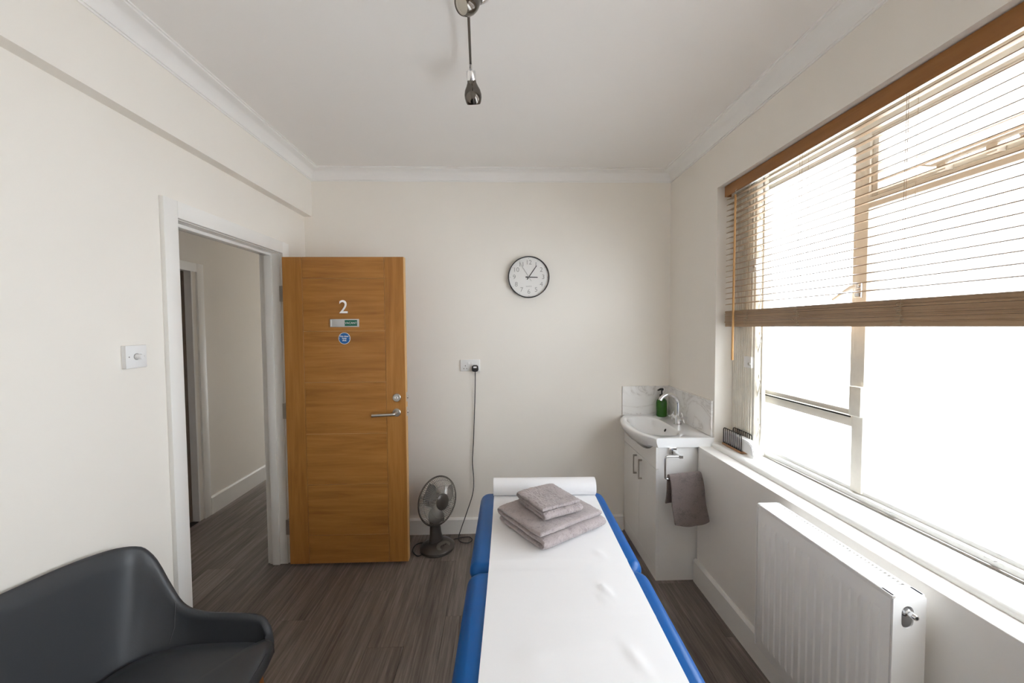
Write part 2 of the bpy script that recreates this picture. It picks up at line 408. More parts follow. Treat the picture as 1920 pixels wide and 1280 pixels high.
def disc(bm, c, r, d, ax=(0, -1, 0), n=32, bev=.0015):
    q = Vector(ax).to_track_quat('Z', 'Y').to_matrix().to_4x4(); q.translation = c
    return lathe(bm, [(0, 0), (r, 0), (r, d-bev), (r-bev, d), (0, d)], q, n)
TXT = lambda x, y, z: Matrix.Translation((x, y, z)) @ Matrix.Rotation(PI/2, 4, 'X')
add('door_numeral', text_mesh('2', .118, TXT(-.992, DF-.004, 1.687), extrude=.004, offset=.0008), M_['chrome'], d1, label='chrome numeral 2')
sg = add('slide_sign', box(NB(), -1.080, -.897, DF-.008, DF, 1.563, 1.614, .003), M_['label'], d1, label='silver sliding sign reading vacant')
add('sign_panel', box(NB(), -.986, -.908, DF-.0092, DF-.0078, 1.570, 1.607, .0004, 1), M_['green'], sg, label='green panel')
add('sign_lettering', text_mesh('VACANT', .0185, TXT(-.947, DF-.0094, 1.588)), M_['white'], sg)
add('slider_grip', box(NB(), -1.074, -1.068, DF-.0105, DF-.008, 1.568, 1.609, .001, 1), M_['whitepl'], sg)
fs = add('fire_sign', disc(NB(), (-.993, DF, 1.491), .0375, .0015, bev=.0004), M_['white'], d1, label='round blue fire door sign')
add('sign_disc', disc(NB(), (-.993, DF-.0012, 1.491), .0345, .001, bev=.0003), M_['bluesign'], fs)
for t, z in (('Fire door', 1.504), ('keep', 1.491), ('shut', 1.478)):
    add('sign_lettering', text_mesh(t, .0145, TXT(-.993, DF-.0024, z), offset=.0003), M_['white'], fs)
for sx in (-1, 1): add('sign_screw', disc(NB(), (-.993+sx*.031, DF-.002, 1.491), .0022, .0008, n=12, bev=.0002), M_['label'], fs)
lk = add('lock_rose', disc(NB(), (-.668, DF, 1.107), .026, .009, bev=.003), M_['steel'], d1, label='steel lock rose')
add('lock_cylinder', disc(NB(), (-.668, DF-.009, 1.107), .012, .004, bev=.001), M_['chrome'], lk)
add('keyway', box(NB(), -.6692, -.6668, DF-.0134, DF-.0128, 1.101, 1.113), M_['dark'], lk)
ho = add('handle_rose', disc(NB(), (-.670, DF, 1.010), .026, .009, bev=.003), M_['steel'], d1)
pts = [(-.670, DF-.008, 1.010), (-.670, DF-.040, 1.010)] + bez((-.670, DF-.040, 1.010), (-.670, DF-.058, 1.010), (-.684, DF-.058, 1.009), (-.700, DF-.058, 1.008), 6)[1:] + [(-.812, DF-.058, 1.003)]
add('lever', tube(NB(), pts, .0095, 14), M_['steel'], ho, label='straight steel lever handle')
for zc in (1.107, 1.012):
    pl = add('latch_plate', box(NB(), DXR-.001, DXR+.0015, DF+.012, DF+.034, zc-.03, zc+.03, .0006, 1), M_['steel'], d1)
    add('latch_bolt', box(NB(), DXR, DXR+.011, DF+.016, DF+.030, zc-.009, zc+.009, .002), M_['chrome'], pl)
for zc in (.25, 1.02, 1.78):
    add('hinge', tube(NB(), [(XL+.012, DF+DT+.006, zc-.05), (XL+.012, DF+DT+.006, zc+.05)], .006, 10), M_['steel'], d1)
    # leaf plates join pin, frame and door edge
    add('hinge_plate', box(NB(), XL+.001, DXL+.002, DF+DT-.006, DF+DT-.002, zc-.05, zc+.05), M_['steel'], d1, smooth=0)

# ------------------------------------------------------------------ window
win = root('window_1', None, None, kind='structure')
XG = 1.470
def fr(y0, y1, z0, z1, x0=1.440, x1=1.495, bev=.004): return box(NB(), x0, x1, y0, y1, z0, z1, bev)
add('window_frame', fr(2.112, WY1, WZ0, WZ1), M_['frame'], win)
add('window_frame', fr(WY0, WY0+.055, WZ0, WZ1), M_['frame'], win)
add('window_frame', fr(WY0+.05, WY1-.05, WZ1-.072, WZ1), M_['frame'], win)
bm = NB(); box(bm, 1.425, 1.495, WY0+.05, WY1-.05, WZ0, WZ0+.030, .003); box(bm, 1.445, 1.495, WY0+.05, WY1-.05, WZ0+.028, WZ0+.045, .003)
add('window_frame', bm, M_['sill'], win, label='lower frame rail')
ZB, ZT = WZ0+.043, WZ1-.070
MU = [(1.497, 1.548)]
for a, c in MU: add('mullion', fr(a, c, ZB-.01, ZT+.01, 1.436), M_['frame'], win)
# left light: opening casement above a low transom
add('transom', fr(1.545, 2.115, 1.140, 1.178, 1.437), M_['frame'], win)
add('gap_shade_strip', box(NB(), 1.4345, 1.4375, 1.552, 2.108, 1.1785, 1.1845), M_['dark'], win)  # dark strip standing in for the shaded gap above the transom
def sash(y0, y1, z0, z1, wd=.022, x0=1.446, x1=1.488):
    bm = NB()
    box(bm, x0, x1, y0, y0+wd, z0, z1, .002); box(bm, x0, x1, y1-wd, y1, z0, z1, .002)
    box(bm, x0, x1, y0+wd, y1-wd, z0, z0+wd, .002); box(bm, x0, x1, y0+wd, y1-wd, z1-wd, z1, .002)
    return add('sash', bm, M_['frame'], win)
def pane(y0, y1, z0, z1): return add('pane', box(NB(), XG-.002, XG+.002, y0, y1, z0, z1), M_['pane'], win, smooth=0)
sash(1.549, 2.111, 1.186, ZT-.002); pane(1.56, 2.098, 1.20, ZT-.015)
pane(1.548, 2.113, ZB, 1.140)
# right light: fixed pane under a top-hung vent
add('transom', fr(WY0+.05, 1.497, 2.008, 2.050, 1.434), M_['frame'], win)
pane(WY0+.053, 1.497, ZB, 2.010); sash(WY0+.056, 1.495, 2.054, ZT-.002); pane(WY0+.07, 1.482, 2.066, ZT-.014)
# casement stays
st = add('casement_stay', tube(NB(), [(1.424, 1.300, 2.094), (1.424, 1.285, 2.088), (1.424, 1.270, 2.081), (1.424, 1.255, 2.079), (1.424, 1.10, 2.083), (1.424, 1.02, 2.086)], [.003, .0035, .004, .007, .008, .006], 10), M_['frame'], win, label='cream casement stay')
for y, z in ((1.235, 2.055), (1.105, 2.055)):
    add('stay_peg', box(NB(), 1.418, 1.446, y-.014, y+.014, z-.005, z+.022, .003), M_['frame'], st)
add('stay_pivot', lathe(NB(), [(0, 0), (.014, 0), (.014, .012), (.009, .016), (0, .016)], Matrix.Translation((1.445, 1.045, 2.082)) @ Matrix.Rotation(-PI/2, 4, 'Y'), 16), M_['chrome'], st)
hl = add('casement_handle', tube(NB(), [(1.428, 1.530, 1.712), (1.420, 1.548, 1.708), (1.416, 1.580, 1.690), (1.414, 1.625, 1.664)], [.010, .009, .007, .006], 10), M_['frame'], win, label='cream casement handle')
add('handle_plate', box(NB(), 1.426, 1.437, 1.510, 1.540, 1.665, 1.725, .003), M_['chrome'], hl)
add('sash_lock_box', box(NB(), 1.410, 1.437, 1.482, 1.535, 1.192, 1.312, .004), M_['grille'], win, label='cream lock box on the mullion')
# window board with rounded nosing
o = [(1.500, .820), (1.500, .846), (1.282, .857), (1.274, .8565), (1.267, .853), (1.263, .847), (1.262, .840), (1.263, .8335), (1.286, .833), (1.286, .820)]
S(add('window_sill', prism(NB(), o, 'Y', WY0, WY1), M_['sill'], smooth=40))
bm = NB(); tube(bm, [(1.421, WY0+.06, .8545), (1.421, WY1-.06, .8545)], .0045, 8)
add('secondary_track', bm, M_['steel'], win, label='thin grey metal track along the sill')
for y in (1.37, 1.07): add('track_catch', box(NB(), 1.414, 1.428, y-.012, y+.012, .874, .879, .001, 1), M_['steel'], win)

# ------------------------------------------------------------------ folded security grille
g = root('security_grille', 'cream folding security grille, collapsed against the window reveal', 'security grille', Matrix.Translation((1.40, 2.2, .857)))
gz0, gz1 = .858, 2.345
gy = [2.278-.0195*k for k in range(9)]
for k, y in enumerate(gy):
    bm = NB(); box(bm, 1.385, 1.389, y-.0075, y+.0075, gz0, gz1, .001, 1); box(bm, 1.386, 1.408, y-.0085, y-.0065, gz0, gz1)
    add('bar', bm, M_['grille'], g, smooth=0)
add('end_stile', box(NB(), 1.380, 1.412, 2.078, 2.098, gz0, gz1, .003), M_['grille'], g)
add('end_stile', box(NB(), 1.392, 1.412, 2.034, 2.044, gz0, gz1, .002), M_['grille'], g)
for z in [gz0+.05+k*.235 for k in range(6)]:
    bm = NB()
    tube(bm, [(1.400, 2.088, z), (1.402, 2.040, z+.17)], .0035, 6); tube(bm, [(1.406, 2.040, z+.01), (1.406, 2.088, z+.18)], .0035, 6)
    add('lattice_link', bm, M_['grille'], g)
for z0, z1, y0, y1 in ((1.324, 1.386, 2.070, 2.150), (1.846, 1.918, 2.040, 2.116)):
    lb = add('lock_box', box(NB(), 1.366, 1.386, y0+.018, y1, z0, z1, .003), M_['whitepl'], g, label='white lock box')
    add('lock_keyhole', disc(NB(), (1.366, y0+.030, (z0+z1)/2-.008), .009, .006, (-1, 0, 0), 16), M_['steel'], lb)
add('track', box(NB(), 1.383, 1.413, WY0+.02, WY1-.002, gz1, gz1+.017), M_['grille'], g, smooth=0)

# ------------------------------------------------------------------ venetian blind
bl = root('venetian_blind', 'tan wooden venetian blind half raised, with brown valance', 'blind', Matrix.Translation((1.33, 1.0, 2.36)))
BY0, BY1 = WY0+.03, 2.262
bm = NB(); box(bm, 1.308, 1.316, BY0, BY1, 2.300, 2.360, .002); box(bm, 1.316, 1.345, BY1-.008, BY1, 2.300, 2.360, .0015)
add('valance', bm, M_['railwood'], bl)
add('headrail', box(NB(), 1.318, 1.362, BY0+.01, BY1-.012, 2.318, 2.362, .002), M_['whitepl'], bl)
SW, ST, PT, TILT = .0350, .0029, .0318, math.radians(11)
bm = NB(); n = 6; top = []; bot = []
for k in range(n+1):
    u = (k/n-.5); cz = .0014*(1-(2*u)**2)
    top.append((u*SW, cz+ST/2)); bot.append((u*SW, cz-ST/2))
ol = top+bot[::-1]
slat_me = bpy.data.meshes.new('slat'); prism(bm, ol, 'Y', BY0+.006, BY1-.006); bmesh.ops.recalc_face_normals(bm, faces=bm.faces[:]); bm.to_mesh(slat_me); bm.free()
slat_me.materials.append(M_['blindwood']); slat_me.shade_smooth(); slat_me.set_sharp_from_angle(angle=math.radians(40))
zs_ = [2.286-PT*k for k in range(20)]
for z in zs_: add('slat', slat_me, None, bl, Matrix.Translation((1.335, 0, z)) @ Matrix.Rotation(-TILT, 4, 'Y'))
zst = 1.640
NST = 25
for k in range(NST):
    jx = random.uniform(-.0028, .0022); ry = random.uniform(-.02, .02); rx = random.uniform(-.0003, .0003)
    add('slat', slat_me, None, bl, Matrix.Translation((1.335+jx, random.uniform(-.002, .002), zst-k*.0030)) @ Matrix.Rotation(ry, 4, 'Y') @ Matrix.Rotation(rx, 4, 'X'))
add('bottom_rail', box(NB(), 1.318, 1.352, BY0+.006, BY1-.006, 1.551, zst-(NST-1)*.0030-.0006, .0008, 1), M_['blindwood'], bl)
for y in (2.050, 1.700, 1.250, .80, .42):
    for xx in (1.3155, 1.3545): add('ladder_cord', tube(NB(), [(xx, y, 2.31), (xx, y, 1.556)], .0007, 5), M_['cord'], bl)
    add('lift_cord', tube(NB(), [(1.335, y+.012, 2.31), (1.335, y+.012, 1.60)], .0008, 5), M_['cord'], bl)
    rg = random.Random(int(y*100)); pts = []
    for k in range(26):
        pts.append((1.3135-rg.uniform(0, .006), y+rg.uniform(-.022, .022), 1.636-.0031*k+rg.uniform(-.004, .004)))
    add('cord_tangle', tube(NB(), catmull(pts, 4), .0009, 5), M_['cord'], bl)
wd = add('tilt_wand', tube(NB(), [(1.302, 2.146, 2.278), (1.300, 2.150, 1.365)], [.0052, .0062], 10), M_['wand'], bl, label='honey wood tilt wand')
add('wand_hook', tube(NB(), [(1.312, 2.143, 2.310), (1.302, 2.144, 2.300), (1.302, 2.146, 2.276)], .0018, 8), M_['chrome'], wd)

# ------------------------------------------------------------------ vanity unit, basin, tap
cab = root('vanity_unit', 'white gloss vanity cabinet standing under the basin', 'cabinet', Matrix.Translation((1.10, 2.615, 0)))
CF, CY0, CY1, CT = .937, 2.310, 2.918, .828
add('side_panel', box(NB(), CF+.016, XR-.002, CY0, CY0+.016, 0, CT, .001, 1), M_['cabinet'], cab)
add('side_panel', box(NB(), CF+.016, XR-.002, CY1-.016, CY1, 0, CT, .001, 1), M_['cabinet'], cab)
add('carcass', box(NB(), CF+.018, XR-.004, CY0+.016, CY1-.016, .09, CT-.13), M_['cabinet'], cab, smooth=0)
add('plinth', box(NB(), CF+.003, CF+.018, CY0, CY1, 0, .088, .001, 1), M_['cabinet'], cab)
def bowl_sag(y):                                               # how far the bowl hangs below the rim at this Y
    t = abs((y-2.604)/.316)/.82
    return .085*max(0, 1-t**2.6)
fo = [(CY0, .692), (CY1, .692)] + [(CY1-(CY1-CY0)*k/40, min(CT, .829-.84*bowl_sag(CY1-(CY1-CY0)*k/40)-.0025)) for k in range(41)]
add('fascia', prism(NB(), fo, 'X', CF, CF+.016), M_['cabinet'], cab, smooth=20)
ym = 2.602
for a, c, hy in ((CY0, ym-.0015, 2.545), (ym+.0015, CY1, 2.645)):
    dr = add('door', box(NB(), CF, CF+.016, a, c, .092, .688, .001, 1), M_['cabinet'], cab)
    hz0, hz1, hx = .540, .672, CF-.026
    bm = NB(); box(bm, hx, hx+.008, hy-.005, hy+.005, hz0, hz1, .001, 1)
    for z in (hz0+.005, hz1-.005): box(bm, hx+.006, CF+.001, hy-.005, hy+.005, z-.005, z+.005)
    add('handle', bm, M_['steel'], dr, label='square steel bar handle')
# basin: bowed front, sunken bowl
bs = root('wash_basin', 'white ceramic bow-fronted basin on the vanity cabinet', 'basin', Matrix.Translation((1.10, 2.61, CT)))
BZ, BZ0 = .886, .829
BY_0, BY_1 = 2.288, 2.920
def front(y):                                                   # front edge X for a given Y
    t = (y-(BY_0+BY_1)/2)/((BY_1-BY_0)/2)
    return .930-.092*max(0, 1-abs(t)**2.3)
bm = NB(); NY = 44
def yy(k): return BY_0+(BY_1-BY_0)*k/NY
# outer skin
prof_o = []
rows = []
for k in range(NY+1):
    y = yy(k); xf = front(y); sag = bowl_sag(y)
    rows.append([bm.verts.new(p) for p in ((XR-.001, y, BZ), (xf+.012, y, BZ), (xf+.004, y, BZ-.002), (xf, y, BZ-.009), (xf+.002, y, BZ-.030), (xf+.010+.25*sag, y, BZ0-.25*sag), (xf+.03+.9*sag, y, BZ0-.75*sag), (min(xf+.065+1.2*sag, 1.10), y, BZ0-sag), (XR-.001, y, BZ0-sag*.2))])
nr = len(rows[0])
for a, c in zip(rows, rows[1:]):
    for j in range(1, nr-1): bm.faces.new((a[j], a[j+1], c[j+1], c[j]))
    bm.faces.new((a[nr-1], a[0], c[0], c[nr-1]))
for rw in (rows[0], rows[-1]): bm.faces.new(rw)
# top deck with the bowl sunk in it: rings from rim outline to the bowl floor
NT = 56; cxb, cyb = 1.035, 2.604
def rim(th, k):
    c, s = math.cos(th), math.sin(th)
    # outline of bowl: superellipse, front follows the bow
    ex = .148 if c < 0 else .108
    return (cxb+ex*k*math.copysign(abs(c)**.75, c), cyb+.262*k*math.copysign(abs(s)**.75, s))
lv = [(1.0, BZ), (.975, BZ-.004), (.95, BZ-.014), (.88, BZ-.045), (.76, BZ-.075), (.55, BZ-.097), (.25, BZ-.106), (.07, BZ-.108)]
prev = None; ring0 = None
for k, z in lv:
    ring = [bm.verts.new((*rim(2*PI*i/NT, k), z)) for i in range(NT)]
    if prev:
        for i in range(NT): bm.faces.new((prev[i], prev[(i+1) % NT], ring[(i+1) % NT], ring[i]))
    else: ring0 = ring
    prev = ring
bm.faces.new(prev)
# deck between outer edge and bowl rim
outer = [r_[1] for r_ in rows] + [rows[-1][0]] + [rows[0][0]]
edges = []
for i in range(len(outer)):
    a, c = outer[i], outer[(i+1) % len(outer)]
    e = bm.edges.get((a, c)) or bm.edges.new((a, c)); edges.append(e)
for i in range(NT): edges.append(bm.edges.get((ring0[i], ring0[(i+1) % NT])))
bmesh.ops.triangle_fill(bm, use_beauty=True, use_dissolve=False, edges=edges)
add('bowl', bm, M_['ceramic'], bs, smooth=50)
add('overflow', lathe(NB(), [(0, 0), (.008, 0), (.011, .002), (.011, 0)], Matrix.Translation((1.118, 2.604, .848)) @ Matrix.Rotation(-PI/2+.5, 4, 'Y'), 20), M_['dark'], bs)
add('waste', lathe(NB(), [(.0, .003), (.018, .003), (.021, 0)], Matrix.Translation((cxb, cyb, BZ-.108)), 24), M_['chrome'], bs)
# marble upstands
S_ = root('marble_upstand', 'grey-veined white marble splashback around the basin', 'splashback', Matrix.Translation((1.1, 2.91, .886)))
add('back_slab', box(NB(), .921, XR-.001, YB-.012, YB-.0005, .887, 1.104, .001, 1), M_['marble'], S_)
add('side_slab', box(NB(), XR-.012, XR-.0005, 2.305, YB-.0125, .887, 1.104, .001, 1), M_['marble'], S_)
add('sealant', box(NB(), .921, XR-.012, YB-.0165, YB-.0125, .8865, .891, .001, 1), M_['whitepl'], S_)
# tap
tx, ty = 1.208, 2.610
tp = root('basin_tap', 'chrome swan-neck mixer tap with two cross-head handles', 'tap', Matrix.Translation((tx, ty, BZ)))
add('tap_body', lathe(NB(), [(0, 0), (.027, 0), (.027, .004), (.021, .008), (.020, .050), (.022, .056), (.015, .064), (0, .064)], Matrix.Translation((tx, ty, BZ+.0005)), 28), M_['chrome'], tp)
d_ = Vector((-1, -.08, 0)).normalized()
P0 = Vector((tx, ty, BZ+.06))
pts = [P0, P0+Vector((0, 0, .080))]
R_ = .068
for k in range(1, 15):
    a = PI*k/14*.86
    pts.append(P0+Vector((0, 0, .080))+d_*(R_*(1-math.cos(a)))+Vector((0, 0, R_*math.sin(a))))
add('spout', tube(NB(), pts, [.0125]*(len(pts)-1)+[.0128], 16), M_['chrome'], tp)
for sgn in (-1, 1):
    ax = Vector((.30*sgn, -.85*sgn, .40)).normalized(); base = Vector((tx, ty, BZ+.034))
    hb = add('tap_handle', tube(NB(), [base+ax*.012, base+ax*.030, base+ax*.056], [.014, .013, .011], 14), M_['chrome'], tp)
    e1 = ax.orthogonal().normalized(); e2 = ax.cross(e1); bm = NB()
    for e in ((e1+e2).normalized(), (e1-e2).normalized()):
        tube(bm, [base+ax*.050-e*.034, base+ax*.050+e*.034], .0058, 10)
    add('cross_head', bm, M_['chrome'], hb)
# soap bottle
bx_, by_ = 1.196, 2.852
sb = root('soap_bottle', 'green pump bottle in the back corner of the basin', 'bottle', Matrix.Translation((bx_, by_, BZ)))
Mb = Matrix.Translation((bx_, by_, BZ+.0006))
add('bottle', lathe(NB(), [(0, 0), (.034, 0), (.039, .005), (.039, .100), (.036, .118), (.024, .134), (.014, .138), (.014, .146), (0, .146)], Mb, 32), M_['bottle'], sb)
add('pump_collar', lathe(NB(), [(0, .146), (.017, .146), (.017, .162), (.012, .166), (.005, .167), (.005, .195), (0, .195)], Mb, 24), M_['black'], sb)
add('pump_spout', tube(NB(), [(bx_+.008, by_+.002, BZ+.200), (bx_-.012, by_-.004, BZ+.203), (bx_-.034, by_-.010, BZ+.196)], [.010, .008, .005], 12), M_['black'], sb)
# towel ring and hand towel
tr_ = root('towel_ring', 'square chrome towel ring fixed to the cabinet side', 'towel ring', Matrix.Translation((1.035, CY0, .81)))
yR = 2.200
add('wall_plate', box(NB(), 1.012, 1.058, CY0-.012, CY0, .782, .826, .002), M_['chrome'], tr_)
bm = NB(); prism(bm, [(CY0-.010, .822), (CY0-.010, .794), (yR-.010, .796), (yR-.010, .812), (yR+.012, .814)], 'X', 1.024, 1.046)
add('arm', bm, M_['chrome'], tr_, smooth=0)
pts = [(1.044, yR, .806), (.960, yR, .806)] + bez((.960, yR, .806), (.950, yR, .806), (.946, yR, .802), (.946, yR, .792), 6)[1:] + [(.946, yR, .70)] + bez((.946, yR, .688), (.946, yR, .680), (.950, yR, .676), (.958, yR, .676), 6) + [(1.150, yR, .676)]
add('ring_bar', tube(NB(), pts, .0055, 12), M_['chrome'], tr_)
ht = NB(); NU, NV = 26, 40
def drape(u, v):                                                # u across 0..1, v along: back hem -> over bar -> front hem
    zt = .689 + .016*u
    lb, lf = .17, .275+.010*math.sin(u*PI)
    fold = .005*math.sin(u*5+.6)+.002*math.sin(u*13)
    if v < .34:
        s = (.34-v)/.34; z = zt-s*lb; yv = yR+.017+.010*s+fold*s; xo = -.010*s
    elif v < .46:
        a = (v-.34)/.12*PI; z = zt+.013*math.sin(a); yv = yR+.017*math.cos(a); xo = 0
    else:
        s = (v-.46)/.54; z = zt-s*(lf-.050*max(0, .22-u)**1.3-.022*max(0, u-.45)); yv = yR-.017-.030*s**.8+fold*s*1.4; xo = .030*s*(.7+.3*u)
    return Vector((.966+.188*u+xo+.003*math.sin(v*14), yv, z))
gr = [[ht.verts.new(drape(i/NU, j/NV)) for j in range(NV+1)] for i in range(NU+1)]
for i in range(NU):
    for j in range(NV): ht.faces.new((gr[i][j], gr[i+1][j], gr[i+1][j+1], gr[i][j+1]))
bmesh.ops.recalc_face_normals(ht, faces=ht.faces[:])
bmesh.ops.solidify(ht, geom=ht.faces[:], thickness=.010)
hto = add('hand_towel', ht, M_['terryd'], None, smooth=60, label='taupe hand towel hanging from the chrome towel ring', cat='towel')
hto.modifiers.new('soft', 'SUBSURF').levels = 1; hto.modifiers['soft'].render_levels = 1

# ------------------------------------------------------------------ radiator
ra = root('radiator', 'white double panel radiator under the window', 'radiator', Matrix.Translation((1.105, 1.28, .22)))
RX0, RX1, RY0, RY1, RZ0, RZ1 = 1.060, 1.151, 1.004, 1.562, .221, .822
bm = NB(); box(bm, RX0, RX0+.012, RY0+.004, RY1-.004, RZ0, RZ1-.008, .003)
ny = 16; p_ = (RY1-RY0-.05)/ny
for k in range(ny):
    yc = RY0+.025+p_*(k+.5); a, c = p_*.40, p_*.22; z0, z1 = RZ0+.035, RZ1-.055
    v = [bm.verts.new(q) for q in ((RX0+.001, yc-a, z0), (RX0+.001, yc+a, z0), (RX0+.001, yc+a, z1), (RX0+.001, yc-a, z1), (RX0-.0045, yc-c, z0+.02), (RX0-.0045, yc+c, z0+.02), (RX0-.0045, yc+c, z1-.02), (RX0-.0045, yc-c, z1-.02))]
    for q in ((4, 5, 6, 7), (0, 1, 5, 4), (1, 2, 6, 5), (2, 3, 7, 6), (3, 0, 4, 7)): bm.faces.new([v[i] for i in q])
add('front_panel', bm, M_['rad'], ra, smooth=25)
add('back_panel', box(NB(), RX1-.012, RX1, RY0+.006, RY1-.006, RZ0, RZ1-.02, .003), M_['rad'], ra)
bm = NB()
for k in range(90):
    y = RY0+.06+(RY1-RY0-.09)*k/89; box(bm, RX0+.0125, RX1-.012, y-.0010, y+.0010, RZ0+.03, RZ1-.030)
add('convector_fins', bm, plain('slot_shade_grey', (.16, .16, .17), .5, .3), ra, smooth=0, kind='stuff')  # fins coloured dark so the slots above them look shaded
# side cover with keyhole cut, far cover plain
def side(y0, y1, cut):
    bm = NB()
    o = [(RX0-.001, RZ0+.002), (RX1+.001, RZ0+.002), (RX1+.001, RZ1-.006), (RX1-.006, RZ1), (RX0+.006, RZ1), (RX0-.001, RZ1-.006)]
    if not cut: return prism(bm, o, 'Y', y0, y1)
    cxx, czz, rr = 1.100, .772, .017
    hole = [(cxx+rr*math.cos(t), czz+.006+rr*math.sin(t)) for t in [k*PI/10 for k in range(11)]] + [(cxx-rr, czz-.022)] + [(cxx+rr*math.cos(t), czz-.022+rr*math.sin(t)) for t in [PI+k*PI/10 for k in range(1, 11)]]
    for y in (y0, y1):
        vo_ = [bm.verts.new((a, y, c)) for a, c in o]; vh = [bm.verts.new((a, y, c)) for a, c in hole]
        es = [bm.edges.new((L[i], L[(i+1) % len(L)])) for L in (vo_, vh) for i in range(len(L))]
        bmesh.ops.triangle_fill(bm, use_beauty=True, edges=es)
        if y == y0: A, B = vo_, vh
        else:
            for L0, L1 in ((A, vo_), (B, vh)):
                for i in range(len(L0)): bm.faces.new((L0[i], L0[(i+1) % len(L0)], L1[(i+1) % len(L0)], L1[i]))
    return bm
add('side_cover', side(RY0-.004, RY0, True), M_['rad'], ra, smooth=20)
add('side_cover', side(RY1, RY1+.004, False), M_['rad'], ra, smooth=20)
bm = NB(); box(bm, RX0-.0005, RX0+.010, RY0, RY1, RZ1-.014, RZ1+.0005, .002, 1); box(bm, RX1-.010, RX1+.0005, RY0, RY1, RZ1-.024, RZ1+.0005, .002, 1)
box(bm, RX0, RX1, RY0, RY0+.034, RZ1-.004, RZ1+.0005); box(bm, RX0, RX1, RY1-.012, RY1, RZ1-.004, RZ1+.0005)
ns = 40; y0, y1 = RY0+.034, RY1-.012
for k in range(ns):
    y = y0+(y1-y0)*(k+.5)/ns; box(bm, RX0+.009, RX1-.009, y-.0021, y+.0021, RZ1-.014, RZ1)
add('top_grille', bm, M_['rad'], ra, smooth=0)
vv = Matrix.Translation((1.103, RY0+.012, .776)) @ Matrix.Rotation(PI/2, 4, 'X')
vl = add('bleed_valve', lathe(NB(), [(0, 0), (.014, 0), (.014, .012), (.012, .015), (.012, .018), (.0085, .020), (.008, .034), (.0065, .037), (0, .037)], vv, 20), M_['chrome'], ra, label='chrome bleed valve')
add('valve_tip', lathe(NB(), [(0, .0375), (.004, .0375), (.004, .034)], vv, 12), M_['dark'], vl)
for y in (1.10, 1.46): add('wall_bracket', box(NB(), RX1-.001, XLOW, y-.02, y+.02, .36, .70), M_['rad'], ra, smooth=0)
for y in (1.03,): add('feed_pipe', tube(NB(), [(1.108, y, 0), (1.108, y, RZ0+.02)], .0075, 10), M_['chrome'], ra)

# ------------------------------------------------------------------ rack with white box on the sill
ZS = .8575
rk = root('wire_rack', 'black wire rack with wooden base on the window sill', 'rack', Matrix.Translation((1.345, 2.17, ZS)))
add('base', box(NB(), 1.310, 1.3775, 2.075, 2.258, ZS-.001, ZS+.010, .002), M_['cork'], rk)
def comb(xb, name):
    y0, y1, zt = 2.082, 2.252, ZS+.100
    bm = NB(); r_ = .014
    pts = [(xb, y0, ZS+.010), (xb, y0, zt-r_)] + [(xb, y0+r_*(1-math.cos(t)), zt-r_+r_*math.sin(t)) for t in [k*PI/12 for k in range(1, 7)]] + [(xb, y1-r_+r_*math.sin(t), zt-r_+r_*math.cos(t)) for t in [k*PI/12 for k in range(0, 7)]] + [(xb, y1, ZS+.010)]
    tube(bm, pts, .0028, 8); tube(bm, [(xb, y0, ZS+.014), (xb, y1, ZS+.014)], .0028, 8)
    for k in range(1, 9): y = y0+(y1-y0)*k/9; tube(bm, [(xb, y, ZS+.012), (xb, y, zt-.001)], .0025, 6)
    add(name, bm, M_['blackwire'], rk)
comb(1.316, 'wire_side'); comb(1.374, 'wire_side')
o = [(2.262, ZS+.0105), (2.265, ZS+.03), (2.262, ZS+.072), (2.252, ZS+.078), (2.05, ZS+.078), (2.020, ZS+.072), (2.000, ZS+.058), (1.990, ZS+.035), (1.987, ZS+.0105)]
bm = prism(NB(), [(a, c) for a, c in o], 'X', 1.322, 1.368)
bmesh.ops.bevel(bm, geom=bm.edges[:], offset=.004, segments=2, affect='EDGES')
wb = add('white_box', bm, M_['whitepl'], None, smooth=40, label='smooth white plastic box held in the wire rack', cat='box')

# ------------------------------------------------------------------ treatment couch
CM = Matrix.Translation((.19, 1.05, 0)) @ Matrix.Rotation(-.0228, 4, 'Z')
CR = CM @ Matrix.Translation((-.19, -1.05, 0))
ch = root('treatment_couch', 'blue vinyl treatment couch in the middle of the floor', 'couch', CM)
CX0, CX1, CZ, CTH = -.126, .506, .700, .075
def cushion(y0, y1, rc=.050):
    """padded slab: rounded-rectangle plan, fully rounded sides"""
    bm = NB(); rings = []; h = CTH/2; rs = .036
    def outline(ins):
        pts = []; rr = max(rc-ins, .004)
        for (cx, cy, a0) in ((CX1-ins-rr, y1-ins-rr, 0), (CX0+ins+rr, y1-ins-rr, PI/2), (CX0+ins+rr, y0+ins+rr, PI), (CX1-ins-rr, y0+ins+rr, 1.5*PI)):
            for k in range(9): a = a0+PI/2*k/8; pts.append((cx+rr*math.cos(a), cy+rr*math.sin(a)))
        return pts
    for k in range(13):
        a = -PI/2+PI*k/12
        rings.append((rs*(1-math.cos(a)), CZ-h+h*math.sin(a)))
    prev = None
    for ins, z in rings:
        rg = [bm.verts.new((x_, y_, z)) for x_, y_ in outline(ins)]
        if prev:
            for q in range(len(rg)): bm.faces.new((prev[q], prev[(q+1) % len(rg)], rg[(q+1) % len(rg)], rg[q]))
        else: bm.faces.new(rg[::-1])
        prev = rg
    bm.faces.new(prev); return bm
add('cushion', cushion(1.360, 2.012), M_['blue'], ch, CR, smooth=60)
add('cushion', cushion(.10, 1.3585), M_['blue'], ch, CR, smooth=60)
M_['couchframe'] = plain('dark_grey_steel', (.10, .10, .105), .4, .6)
bm = NB(); box(bm, CX0+.05, CX1-.05, .16, 1.30, CZ-CTH-.03, CZ-CTH+.001, .003)
add('frame', bm, M_['couchframe'], ch, CR)
